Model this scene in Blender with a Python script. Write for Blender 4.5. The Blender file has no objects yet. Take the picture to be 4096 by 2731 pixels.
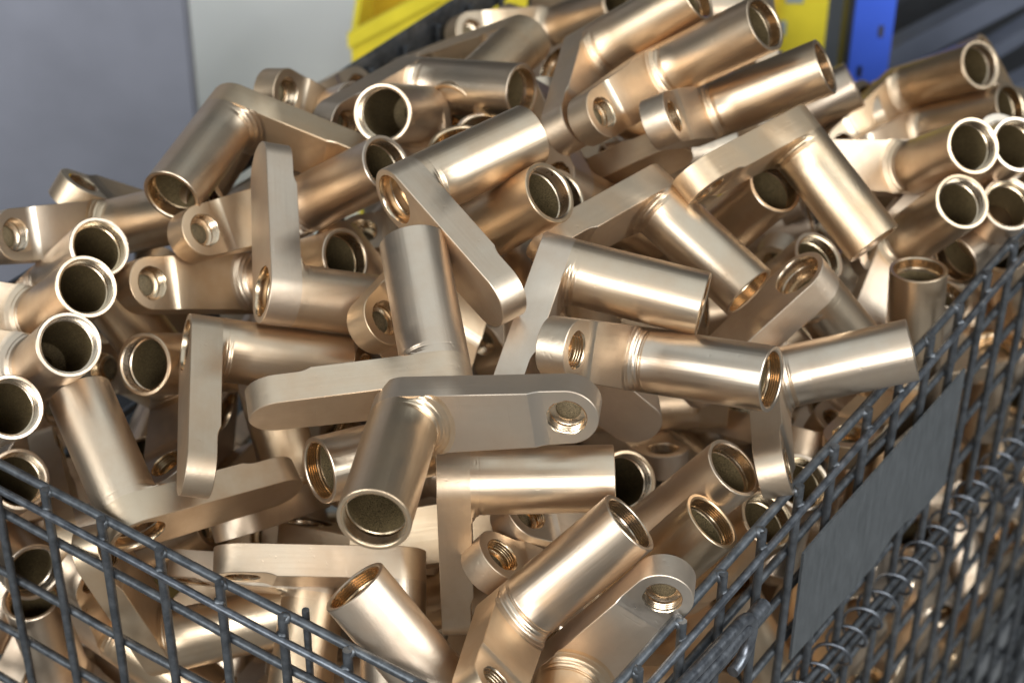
import bpy, bmesh, math, random
from mathutils import Vector, Matrix, Quaternion
PI = math.pi
scn = bpy.context.scene
COL = scn.collection

# ---------------------------------------------------------------- camera
cam_d = bpy.data.cameras.new("camera")
cam = bpy.data.objects.new("camera", cam_d)
COL.objects.link(cam)
cam.location = (-0.02805, -0.7618, 1.4585)
_p, _roll = 0.63793, 0.009
_f = Vector((0, math.cos(_p), -math.sin(_p)))
_u0 = Vector((0, math.sin(_p), math.cos(_p)))
_r0 = Vector((1, 0, 0))
_r = _r0 * math.cos(_roll) + _u0 * math.sin(_roll)
_u = -_r0 * math.sin(_roll) + _u0 * math.cos(_roll)
cam.rotation_euler = Matrix((_r, _u, -_f)).transposed().to_euler()
cam_d.sensor_width = 36.0
cam_d.lens = 36.0 * 8031.872 / 4096.0
cam_d.clip_start = 0.05
cam_d.clip_end = 60.0
cam_d.dof.use_dof = True
cam_d.dof.focus_distance = 1.235
cam_d.dof.aperture_fstop = 7.5
scn.camera = cam

# ---------------------------------------------------------------- light
world = bpy.data.worlds.new("World")
scn.world = world
world.use_nodes = True
wn = world.node_tree.nodes
wn["Background"].inputs[0].default_value = (0.84, 0.91, 1.0, 1)
wn["Background"].inputs[1].default_value = 0.05

def lamp(name, loc, target, sx, sy, power, color):
    l = bpy.data.lights.new(name, 'AREA')
    l.shape = 'RECTANGLE'
    l.size, l.size_y = sx, sy
    l.energy = power
    l.color = color
    o = bpy.data.objects.new(name, l)
    COL.objects.link(o)
    o.location = loc
    d = Vector(target) - Vector(loc)
    o.rotation_euler = d.to_track_quat('-Z', 'Y').to_euler()
    return o
lamp("skylight", (0, .2, 4.2), (0, .2, 0), 4.6, 4.6, 54, (.75, .885, 1.0))
lamp("window_lamp", (2.8, -.9, 2.7), (0, .3, .6), 1.9, 2.0, 100, (.86, .94, 1.0))
lamp("window_lamp", (-2.6, -2.0, 2.4), (0, .3, .6), 1.9, 1.8, 86, (.86, .94, 1.0))
lamp("window_lamp", (0, -3.6, 2.8), (0, .6, .4), 3.0, 1.2, 135, (.90, .95, 1.0))
scn.view_settings.view_transform = 'Standard'
scn.view_settings.look = 'None'
scn.view_settings.exposure = 0.40
scn.view_settings.gamma = 1.0
scn.cycles.max_bounces = 7
scn.cycles.glossy_bounces = 5
scn.cycles.diffuse_bounces = 3
scn.cycles.use_denoising = True
scn.cycles.sample_clamp_indirect = 6.0
scn.cycles.caustics_reflective = True

# ---------------------------------------------------------------- materials
def new_mat(name):
    m = bpy.data.materials.new(name)
    m.use_nodes = True
    nt = m.node_tree
    return m, nt, nt.nodes["Principled BSDF"]

def N(nt, t, **kw):
    n = nt.nodes.new(t)
    for k, v in kw.items():
        setattr(n, k, v)
    return n

def machined(name, axis_stretch, base, rough, bump, tarnish=0.25, scale=1.0, chatter=False):
    """bronze with tool lines: noise stretched along the direction of the cut"""
    m, nt, b = new_mat(name)
    L = nt.links.new
    tc = N(nt, 'ShaderNodeTexCoord')
    oi = N(nt, 'ShaderNodeObjectInfo')
    off = N(nt, 'ShaderNodeVectorMath', operation='ADD')
    mul = N(nt, 'ShaderNodeMath', operation='MULTIPLY'); mul.inputs[1].default_value = 37.0
    L(oi.outputs['Random'], mul.inputs[0])
    L(tc.outputs['Object'], off.inputs[0]); L(mul.outputs[0], off.inputs[1])
    mp = N(nt, 'ShaderNodeMapping'); mp.inputs['Scale'].default_value = axis_stretch
    L(off.outputs[0], mp.inputs['Vector'])
    lines = N(nt, 'ShaderNodeTexNoise'); lines.inputs['Scale'].default_value = 900.0 * scale
    lines.inputs['Detail'].default_value = 3.0
    L(mp.outputs[0], lines.inputs['Vector'])
    cloud = N(nt, 'ShaderNodeTexNoise'); cloud.inputs['Scale'].default_value = 26.0
    cloud.inputs['Detail'].default_value = 5.0; cloud.inputs['Roughness'].default_value = 0.6
    L(off.outputs[0], cloud.inputs['Vector'])
    ramp = N(nt, 'ShaderNodeMapRange'); ramp.inputs[1].default_value = 0.35; ramp.inputs[2].default_value = 0.75
    L(cloud.outputs['Fac'], ramp.inputs[0])
    mx = N(nt, 'ShaderNodeMix', data_type='RGBA')
    mx.inputs[6].default_value = (*base, 1)
    mx.inputs[7].default_value = (base[0] * (1 - .45 * tarnish), base[1] * (1 - .75 * tarnish), base[2] * (1 - 1.0 * tarnish), 1)
    L(ramp.outputs[0], mx.inputs[0])
    # every casting a little lighter or darker
    hv = N(nt, 'ShaderNodeHueSaturation')
    vr = N(nt, 'ShaderNodeMapRange'); vr.inputs[3].default_value = 0.84; vr.inputs[4].default_value = 1.08
    L(oi.outputs['Random'], vr.inputs[0]); L(vr.outputs[0], hv.inputs['Value'])
    sm = N(nt, 'ShaderNodeMath', operation='MULTIPLY'); sm.inputs[1].default_value = 7.31
    fr = N(nt, 'ShaderNodeMath', operation='FRACT')
    L(oi.outputs['Random'], sm.inputs[0]); L(sm.outputs[0], fr.inputs[0])
    sr2 = N(nt, 'ShaderNodeMapRange'); sr2.inputs[3].default_value = 0.82; sr2.inputs[4].default_value = 1.15
    L(fr.outputs[0], sr2.inputs[0]); L(sr2.outputs[0], hv.inputs['Saturation'])
    L(mx.outputs[2], hv.inputs['Color'])
    L(hv.outputs[0], b.inputs['Base Color'])
    b.inputs['Metallic'].default_value = 1.0
    rr = N(nt, 'ShaderNodeMapRange'); rr.inputs[3].default_value = rough - .09; rr.inputs[4].default_value = rough + .15
    L(cloud.outputs['Fac'], rr.inputs[0])
    rl = N(nt, 'ShaderNodeMath', operation='MULTIPLY_ADD'); rl.inputs[1].default_value = 0.05
    L(lines.outputs['Fac'], rl.inputs[0]); L(rr.outputs[0], rl.inputs[2])
    L(rl.outputs[0], b.inputs['Roughness'])
    # scratches
    mp2 = N(nt, 'ShaderNodeMapping'); mp2.inputs['Scale'].default_value = (1.0, .05, .6); mp2.inputs['Rotation'].default_value = (.4, .7, .9)
    L(off.outputs[0], mp2.inputs['Vector'])
    scr = N(nt, 'ShaderNodeTexNoise'); scr.inputs['Scale'].default_value = 420.0; scr.inputs['Detail'].default_value = 1.0
    L(mp2.outputs[0], scr.inputs['Vector'])
    sr = N(nt, 'ShaderNodeMapRange'); sr.inputs[1].default_value = 0.70; sr.inputs[2].default_value = 0.76
    L(scr.outputs['Fac'], sr.inputs[0])
    hs = N(nt, 'ShaderNodeMath', operation='MULTIPLY_ADD'); hs.inputs[1].default_value = -0.7
    L(sr.outputs[0], hs.inputs[0]); L(lines.outputs['Fac'], hs.inputs[2])
    if chatter:
        # cutter chatter: fine ripples round the barrel, strong on a few castings, absent on most
        wv = N(nt, 'ShaderNodeTexWave'); wv.bands_direction = 'DIAGONAL'
        wv.inputs['Scale'].default_value = 420.0; wv.inputs['Distortion'].default_value = 9.0
        wv.inputs['Detail'].default_value = 2.0; wv.inputs['Detail Scale'].default_value = 3.0
        L(tc.outputs['Object'], wv.inputs['Vector'])
        pw = N(nt, 'ShaderNodeMath', operation='POWER'); pw.inputs[1].default_value = 5.0
        L(oi.outputs['Random'], pw.inputs[0])
        cm = N(nt, 'ShaderNodeMath', operation='MULTIPLY'); L(pw.outputs[0], cm.inputs[0]); L(wv.outputs['Fac'], cm.inputs[1])
        ad = N(nt, 'ShaderNodeMath', operation='ADD'); L(cm.outputs[0], ad.inputs[0]); L(hs.outputs[0], ad.inputs[1])
        hs = ad
    bp = N(nt, 'ShaderNodeBump'); bp.inputs['Strength'].default_value = bump; bp.inputs['Distance'].default_value = 0.0006
    L(hs.outputs[0], bp.inputs['Height']); L(bp.outputs[0], b.inputs['Normal'])
    return m

BASE = (.665, .515, .36)
M_TUBE = machined("bronze_turned_tube", (1, 1, .03), BASE, 0.31, .15, .3, .6, True)
M_ARM = machined("bronze_milled_arm", (.04, 1, 1), BASE, 0.4, .18, .3, .42)
M_SPOT = machined("bronze_spot_faced", (1, 1, 1), (BASE[0] * 1.04, BASE[1] * 1.07, BASE[2] * 1.12), .27, .10, .05, .6)
M_RING = machined("bronze_threaded", (1, 1, 1), (BASE[0], BASE[1] * .97, BASE[2] * .9), .20, .03, .1, .5)

m, nt, b = new_mat("rough_cast_bore")
tc = N(nt, 'ShaderNodeTexCoord')
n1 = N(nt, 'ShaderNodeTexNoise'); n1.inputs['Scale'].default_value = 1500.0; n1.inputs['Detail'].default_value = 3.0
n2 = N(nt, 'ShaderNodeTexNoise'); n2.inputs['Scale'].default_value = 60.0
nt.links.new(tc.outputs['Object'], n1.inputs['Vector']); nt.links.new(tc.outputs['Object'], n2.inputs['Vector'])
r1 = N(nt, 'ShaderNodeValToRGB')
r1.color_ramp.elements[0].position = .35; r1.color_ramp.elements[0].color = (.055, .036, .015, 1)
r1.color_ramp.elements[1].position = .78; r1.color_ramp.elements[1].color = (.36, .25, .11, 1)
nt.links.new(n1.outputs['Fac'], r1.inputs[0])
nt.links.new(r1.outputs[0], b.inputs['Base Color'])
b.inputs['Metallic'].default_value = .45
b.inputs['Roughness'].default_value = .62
bp = N(nt, 'ShaderNodeBump'); bp.inputs['Strength'].default_value = .6; bp.inputs['Distance'].default_value = .0006
nt.links.new(n1.outputs['Fac'], bp.inputs['Height']); nt.links.new(bp.outputs[0], b.inputs['Normal'])
M_CAST = m
M_CORE = m.copy(); M_CORE.name = "sandy_core"
for nd in M_CORE.node_tree.nodes:
    if nd.type == 'VALTORGB':
        nd.color_ramp.elements[0].color = (.09, .065, .034, 1); nd.color_ramp.elements[1].color = (.38, .28, .15, 1)

def wire_mat(name, c0, c1, rough, metal):
    m, nt, b = new_mat(name)
    tc = N(nt, 'ShaderNodeTexCoord')
    a = N(nt, 'ShaderNodeTexNoise'); a.inputs['Scale'].default_value = 120.0; a.inputs['Detail'].default_value = 5.0; a.inputs['Roughness'].default_value = .65
    nt.links.new(tc.outputs['Object'], a.inputs['Vector'])
    r = N(nt, 'ShaderNodeValToRGB')
    r.color_ramp.elements[0].position = .38; r.color_ramp.elements[0].color = (*c0, 1)
    r.color_ramp.elements[1].position = .72; r.color_ramp.elements[1].color = (*c1, 1)
    nt.links.new(a.outputs['Fac'], r.inputs[0]); nt.links.new(r.outputs[0], b.inputs['Base Color'])
    b.inputs['Metallic'].default_value = metal
    rr = N(nt, 'ShaderNodeMapRange'); rr.inputs[3].default_value = rough - .12; rr.inputs[4].default_value = rough + .15
    nt.links.new(a.outputs['Fac'], rr.inputs[0]); nt.links.new(rr.outputs[0], b.inputs['Roughness'])
    bp = N(nt, 'ShaderNodeBump'); bp.inputs['Strength'].default_value = .16; bp.inputs['Distance'].default_value = .0005
    nt.links.new(a.outputs['Fac'], bp.inputs['Height']); nt.links.new(bp.outputs[0], b.inputs['Normal'])
    return m
M_WIRE = wire_mat("galvanised_wire", (.085, .087, .09), (.17, .173, .176), .42, .8)
M_RIMW = wire_mat("worn_rim_wire", (.11, .113, .122), (.25, .253, .262), .34, .85)

m, nt, b = new_mat("scuffed_grey_plate")
tc = N(nt, 'ShaderNodeTexCoord')
mp = N(nt, 'ShaderNodeMapping'); mp.inputs['Scale'].default_value = (1, 1, .3); mp.inputs['Rotation'].default_value = (.2, .35, .0)
nt.links.new(tc.outputs['Object'], mp.inputs['Vector'])
a = N(nt, 'ShaderNodeTexNoise'); a.inputs['Scale'].default_value = 160.0; a.inputs['Detail'].default_value = 7.0; a.inputs['Roughness'].default_value = .7
nt.links.new(mp.outputs[0], a.inputs['Vector'])
r = N(nt, 'ShaderNodeValToRGB')
r.color_ramp.elements[0].position = .30; r.color_ramp.elements[0].color = (.085, .087, .085, 1)
r.color_ramp.elements[1].position = .72; r.color_ramp.elements[1].color = (.145, .147, .145, 1)
e = r.color_ramp.elements.new(.82); e.color = (.34, .34, .34, 1)
nt.links.new(a.outputs['Fac'], r.inputs[0]); nt.links.new(r.outputs[0], b.inputs['Base Color'])
b.inputs['Metallic'].default_value = .55; b.inputs['Roughness'].default_value = .5
bp = N(nt, 'ShaderNodeBump'); bp.inputs['Strength'].default_value = .25; bp.inputs['Distance'].default_value = .001
nt.links.new(a.outputs['Fac'], bp.inputs['Height']); nt.links.new(bp.outputs[0], b.inputs['Normal'])
M_PLATE = m

def paint(name, c, rough=.45, var=.12, scale=9.0, metal=0.0):
    m, nt, b = new_mat(name)
    tc = N(nt, 'ShaderNodeTexCoord')
    a = N(nt, 'ShaderNodeTexNoise'); a.inputs['Scale'].default_value = scale; a.inputs['Detail'].default_value = 6.0
    nt.links.new(tc.outputs['Object'], a.inputs['Vector'])
    r = N(nt, 'ShaderNodeValToRGB')
    r.color_ramp.elements[0].position = .3; r.color_ramp.elements[0].color = (*[x * (1 - var) for x in c], 1)
    r.color_ramp.elements[1].position = .7; r.color_ramp.elements[1].color = (*[min(1, x * (1 + var)) for x in c], 1)
    nt.links.new(a.outputs['Fac'], r.inputs[0]); nt.links.new(r.outputs[0], b.inputs['Base Color'])
    b.inputs['Roughness'].default_value = rough; b.inputs['Metallic'].default_value = metal
    return m
M_CAB = paint("blue_grey_cabinet_paint", (.185, .18, .20))
M_WHITE = paint("white_panel_paint", (.94, .885, .80), .6, .03)
M_YEL = paint("yellow_bin_plastic", (.80, .62, .04), .4, .15, 14)
M_YELD = paint("deep_yellow_plastic", (.74, .48, .03), .5, .25, 14)  # deeper, more mottled yellow for the far and rear walls, floor and ribs
M_BLUE = paint("blue_rack_paint", (.045, .10, .50), .4)
M_DARK = paint("dark_steel", (.020, .020, .022), .5, .3)
M_GREYST = paint("grey_steel", (.085, .09, .11), .4, .2, 12)
M_FLOOR = paint("concrete_floor", (.17, .165, .16), .7, .2, 5)
M_LABEL = paint("grey_sticker", (.30, .33, .33), .5)

# ---------------------------------------------------------------- mesh helpers
def mesh_obj(name, me, parent=None):
    o = bpy.data.objects.new(name, me)
    COL.objects.link(o)
    if parent is not None:
        o.parent = parent
    return o

def finish(bm, name, mat, smooth_angle=None):
    bmesh.ops.recalc_face_normals(bm, faces=bm.faces)
    me = bpy.data.meshes.new(name)
    bm.to_mesh(me); bm.free()
    me.materials.append(mat)
    if smooth_angle is not None:
        for p in me.polygons:
            p.use_smooth = True
        me.set_sharp_from_angle(angle=smooth_angle)
    return me

def lathe(bm, prof, n=48, radial=None, cx=0.0):
    """profile [(r, z)] turned about Z; radial(theta, r, z, i) may alter r"""
    rings = []
    for i, (r, z) in enumerate(prof):
        ring = []
        for k in range(n):
            th = 2 * PI * k / n
            rr = radial(th, r, z, i) if radial else r
            ring.append(bm.verts.new((cx + rr * math.cos(th), rr * math.sin(th), z)))
        rings.append(ring)
    for a, b in zip(rings, rings[1:]):
        for k in range(n):
            bm.faces.new((a[k], a[(k + 1) % n], b[(k + 1) % n], b[k]))
    return rings

def tube_bm(bm, pts, r, n=10, cap=True):
    pts = [Vector(p) for p in pts]
    rings = []
    up = None
    for i, p in enumerate(pts):
        if i == 0: d = pts[1] - pts[0]
        elif i == len(pts) - 1: d = pts[-1] - pts[-2]
        else: d = (pts[i + 1] - pts[i]).normalized() + (pts[i] - pts[i - 1]).normalized()
        d.normalize()
        if up is None:
            up = Vector((0, 0, 1)) if abs(d.z) < .9 else Vector((1, 0, 0))
        a = d.cross(up).normalized(); b = a.cross(d).normalized()
        up = b
        rings.append([bm.verts.new(p + a * (r * math.cos(2 * PI * k / n)) + b * (r * math.sin(2 * PI * k / n))) for k in range(n)])
    for A, B in zip(rings, rings[1:]):
        for k in range(n):
            bm.faces.new((A[k], A[(k + 1) % n], B[(k + 1) % n], B[k]))
    if cap:
        bm.faces.new(rings[0][::-1]); bm.faces.new(rings[-1])

def box_bm(bm, lo, hi, bev=0.0, mtx=None):
    r = bmesh.ops.create_cube(bm, size=1.0)
    vs = r['verts']
    lo, hi = Vector(lo), Vector(hi)
    for v in vs:
        v.co = Vector(((v.co.x + .5) * (hi.x - lo.x) + lo.x, (v.co.y + .5) * (hi.y - lo.y) + lo.y, (v.co.z + .5) * (hi.z - lo.z) + lo.z))
    if bev > 0:
        es = list({e for v in vs for e in v.link_edges})
        rb = bmesh.ops.bevel(bm, geom=es, offset=bev, segments=2, affect='EDGES')
        vs = list({v for f in rb['faces'] for v in f.verts} | {v for v in vs if v.is_valid})
    if mtx is not None:
        for v in vs:
            if v.is_valid: v.co = mtx @ v.co

# ---------------------------------------------------------------- the bronze lever casting
D = .043; R = D / 2
LEN = 2.6 * D; CC = 2.3 * D; T = .495 * D; T2 = .445 * D; RT = .44 * D

def lever_meshes():
    n = 56
    # tube: outer wall with a turned fillet at the foot, chamfered threaded mouth
    bm = bmesh.new()
    fl = .23 * D; fh = .15 * D
    prof = []
    steps = 24
    for i in range(steps + 1):
        s = i / steps
        ang = s * PI / 2
        rr = R + fl * (1 - math.sin(ang)); zz = T + fh * (1 - math.cos(ang)) * 1.0
        rr += .010 * D * math.cos(s * 4 * 2 * PI) * (1 - s * .5)   # turned ridges
        prof.append((rr, zz))
    prof += [(R, T + fh + .01 * D), (R + .006 * D, T + fh + .02 * D), (R + .006 * D, T + fh + .05 * D), (R, T + fh + .06 * D)]
    prof += [(R, T + (LEN - T) * s) for s in (.25, .4, .6, .8)]
    prof += [(R, LEN - .012 * D), (R - .012 * D, LEN), (.445 * D, LEN), (.432 * D, LEN - .012 * D)]
    def rad(th, r, z, i):
        if r <= R: return r
        s = abs(math.sin(th))
        c = math.cos(th)
        if c <= 0: return R
        k = R * .998 / max(s, 1e-6)                    # stay inside the arm's outline
        w = min(1.0, max(0.0, (c - .25) / .35))
        return R + (min(r, max(k, R)) - R) * w
    lathe(bm, prof, n, rad)
    me_tube = finish(bm, "tube", M_TUBE, math.radians(32))
    # thread in the mouth
    bm = bmesh.new()
    prof = [(.432 * D, LEN - .012 * D)]
    z = LEN - .02 * D
    for i in range(5):
        prof += [(.414 * D, z), (.414 * D, z - .012 * D), (.432 * D, z - .022 * D), (.432 * D, z - .030 * D)]
        z -= .036 * D
    prof += [(.428 * D, z), (.424 * D, LEN - .24 * D), (.405 * D, LEN - .25 * D)]
    lathe(bm, prof, n)
    me_thread = finish(bm, "thread", M_RING, math.radians(40))
    # rough cast bore with its floor and the little core print at the bottom
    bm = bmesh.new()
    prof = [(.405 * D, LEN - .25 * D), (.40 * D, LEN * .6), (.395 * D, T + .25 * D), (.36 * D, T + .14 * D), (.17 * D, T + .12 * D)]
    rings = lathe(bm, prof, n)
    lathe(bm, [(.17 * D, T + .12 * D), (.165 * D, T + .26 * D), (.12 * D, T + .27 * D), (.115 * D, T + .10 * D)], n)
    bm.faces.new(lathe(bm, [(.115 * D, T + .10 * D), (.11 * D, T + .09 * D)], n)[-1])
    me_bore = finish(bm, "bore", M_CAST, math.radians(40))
    # arm plate: outline round the tube end, tapering to the rounded tip, pocketed tip
    bm = bmesh.new()
    phi = math.asin((R - RT) / CC)
    def rows():
        out = []                                        # (x, halfwidth, ztop)
        return out
    # build as a grid of cross stations along x, top surface with the pocket step
    xline = CC - .29 * D
    st = []
    for k in range(0, 13):                              # round end about the tube (left half)
        a = PI - (PI / 2 + phi) * k / 12 if False else PI - k * (PI / 2 - phi) / 12
        st.append((R * math.cos(a), R * math.sin(a)))
    x0, y0 = st[-1]
    x1, y1 = CC + RT * math.sin(phi), RT * math.cos(phi)
    body = [(x0 + (x1 - x0) * s, y0 + (y1 - y0) * s) for s in (.15, .3, .45, .6)]
    step = [(xline + dx, y0 + (y1 - y0) * ((xline + dx) - x0) / (x1 - x0)) for dx in (-.20 * D, -.17 * D, -.13 * D, -.09 * D, -.045 * D, 0.0)]
    tip = []
    for k in range(0, 15):
        a = (PI / 2 - phi) - (PI / 2 - phi) * k / 14
        tip.append((CC + RT * math.cos(a), RT * math.sin(a)))
    st = st + body + step + tip
    def ztop(x):
        if x <= xline - .20 * D: return T
        if x >= xline: return T2
        s = (x - (xline - .20 * D)) / (.20 * D)
        return T2 + (T - T2) * (1 - s) ** 2
    ch = .010 * D
    loop = [(x, y) for x, y in st] + [(x, -y) for x, y in st[-2:0:-1]]
    nl = len(loop)
    # side wall with a tiny chamfer top and bottom
    def inset(x, y, d):
        cx = min(max(x, 0), CC); vx, vy = x - cx, y
        l = math.hypot(vx, vy) or 1
        return x - vx / l * d, y - vy / l * d
    lv = []
    for (zf, ins) in ((lambda x: 0.0, ch), (lambda x: ch, 0.0), (lambda x: ztop(x) - ch, 0.0), (lambda x: ztop(x), ch)):
        lv.append([bm.verts.new((*inset(x, y, 0.0 if (ins and len(lv) == 3 and x < R * .7) else ins), zf(x))) for x, y in loop])
    for A, B in zip(lv, lv[1:]):
        for k in range(nl):
            bm.faces.new((A[k], A[(k + 1) % nl], B[(k + 1) % nl], B[k]))
    top = lv[-1]; bot = lv[0]
    m_ = len(st)
    # top deck: left part (flat, up to the step), as quads across; hole ring in the tip
    def up(i): return top[i]
    def dn(i): return top[(nl - i) % nl]
    i_line = 13 + len(body) + len(step) - 1
    for i in range(0, i_line):
        a, b2, c, d = up(i), up(i + 1), dn(i + 1), dn(i)
        f = [a, b2, c] if a is d else [a, b2, c, d]
        bm.faces.new(f)
    # tip deck: ring from the outline to the hole circle
    rc = .285 * D
    tip_loop = [up(i) for i in range(i_line, m_ - 1)] + [top[m_ - 1]] + [dn(i) for i in range(m_ - 2, i_line - 1, -1)]
    # straight edge points so the ring is even
    la, lb = tip_loop[0], tip_loop[-1]
    extra = []
    for s in (.2, .4, .6, .8):
        extra.append(bm.verts.new(lb.co.lerp(la.co, s)))
    full = tip_loop + extra
    ang = [math.atan2(v.co.y, v.co.x - CC) for v in full]
    hole = [bm.verts.new((CC + rc * math.cos(a), rc * math.sin(a), T2)) for a in ang]
    nf = len(full)
    for k in range(nf):
        bm.faces.new((full[k], full[(k + 1) % nf], hole[(k + 1) % nf], hole[k]))
    # the straight edge needs its own face strip to the step
    bm.faces.new([dn(i_line), *extra, up(i_line)]) if False else None
    # bottom deck with the big counterbore of the tube end
    rb = .405 * D
    bl = []
    bi = list(range(nl))
    ir = 13 + len(body) - 2
    def ub(i): return bot[i]
    def db(i): return bot[(nl - i) % nl]
    for i in range(ir, m_ - 1):
        a, b2 = ub(i), ub(i + 1); c, d = db(i + 1), db(i)
        f = [a, d, c, b2] if c is not b2 else [a, d, b2]
        bm.faces.new(f)
    left = [ub(i) for i in range(ir, -1, -1)] + [db(i) for i in range(1, ir + 1)]
    ex2 = []
    for s in (.2, .4, .6, .8):
        ex2.append(bm.verts.new(left[-1].co.lerp(left[0].co, s)))
    fullb = left + ex2
    ringb = []
    for v in fullb:
        a = math.atan2(v.co.y, v.co.x)
        ringb.append(bm.verts.new((rb * math.cos(a), rb * math.sin(a), 0)))
    nb = len(fullb)
    for k in range(nb):
        bm.faces.new((fullb[k], fullb[(k + 1) % nb], ringb[(k + 1) % nb], ringb[k]))
    bm.normal_update()
    for f in bm.faces:
        c = f.calc_center_median()
        if c.x > CC - .49 * D and c.z > T2 - .002 * D and abs(f.normal.z) > .5 and len(f.verts) <= 5:
            f.material_index = 1
    me_arm = finish(bm, "arm", M_ARM, math.radians(28))
    me_arm.materials.append(M_SPOT)
    # threaded socket in the tip
    bm = bmesh.new()
    prof = [(.285 * D, T2), (.268 * D, T2 - .02 * D)]
    z = T2 - .025 * D
    for i in range(4):
        prof += [(.254 * D, z), (.254 * D, z - .012 * D), (.267 * D, z - .020 * D), (.267 * D, z - .030 * D)]
        z -= .040 * D
    prof += [(.262 * D, T2 - .20 * D), (.235 * D, T2 - .215 * D), (.180 * D, T2 - .222 * D)]
    lathe(bm, prof, 40, cx=CC)
    me_sock = finish(bm, "threaded_socket", M_RING, math.radians(40))
    bm = bmesh.new()
    rr = lathe(bm, [(.180 * D, T2 - .222 * D), (.176 * D, T2 - .265 * D), (.10 * D, T2 - .252 * D), (.04 * D, T2 - .245 * D)], 40, cx=CC)
    bm.faces.new(rr[-1])
    me_core = finish(bm, "rough_core", M_CORE, math.radians(40))
    # counterbore at the arm end of the tube
    bm = bmesh.new()
    prof = [(.405 * D, 0), (.395 * D, .012 * D), (.395 * D, .16 * D), (.402 * D, .17 * D), (.402 * D, .20 * D), (.392 * D, .21 * D), (.392 * D, .34 * D), (.33 * D, .35 * D), (.33 * D, .42 * D)]
    lathe(bm, prof, n)
    me_cb = finish(bm, "counterbore", M_RING, math.radians(40))
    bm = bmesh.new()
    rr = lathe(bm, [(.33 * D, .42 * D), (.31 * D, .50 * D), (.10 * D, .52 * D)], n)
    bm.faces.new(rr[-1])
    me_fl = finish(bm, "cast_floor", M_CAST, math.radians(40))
    return [("tube", me_tube, [("thread", me_thread), ("bore", me_bore)]),
            ("arm", me_arm, [("threaded_socket", me_sock), ("rough_core", me_core), ("counterbore", me_cb), ("cast_floor", me_fl)])]

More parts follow.
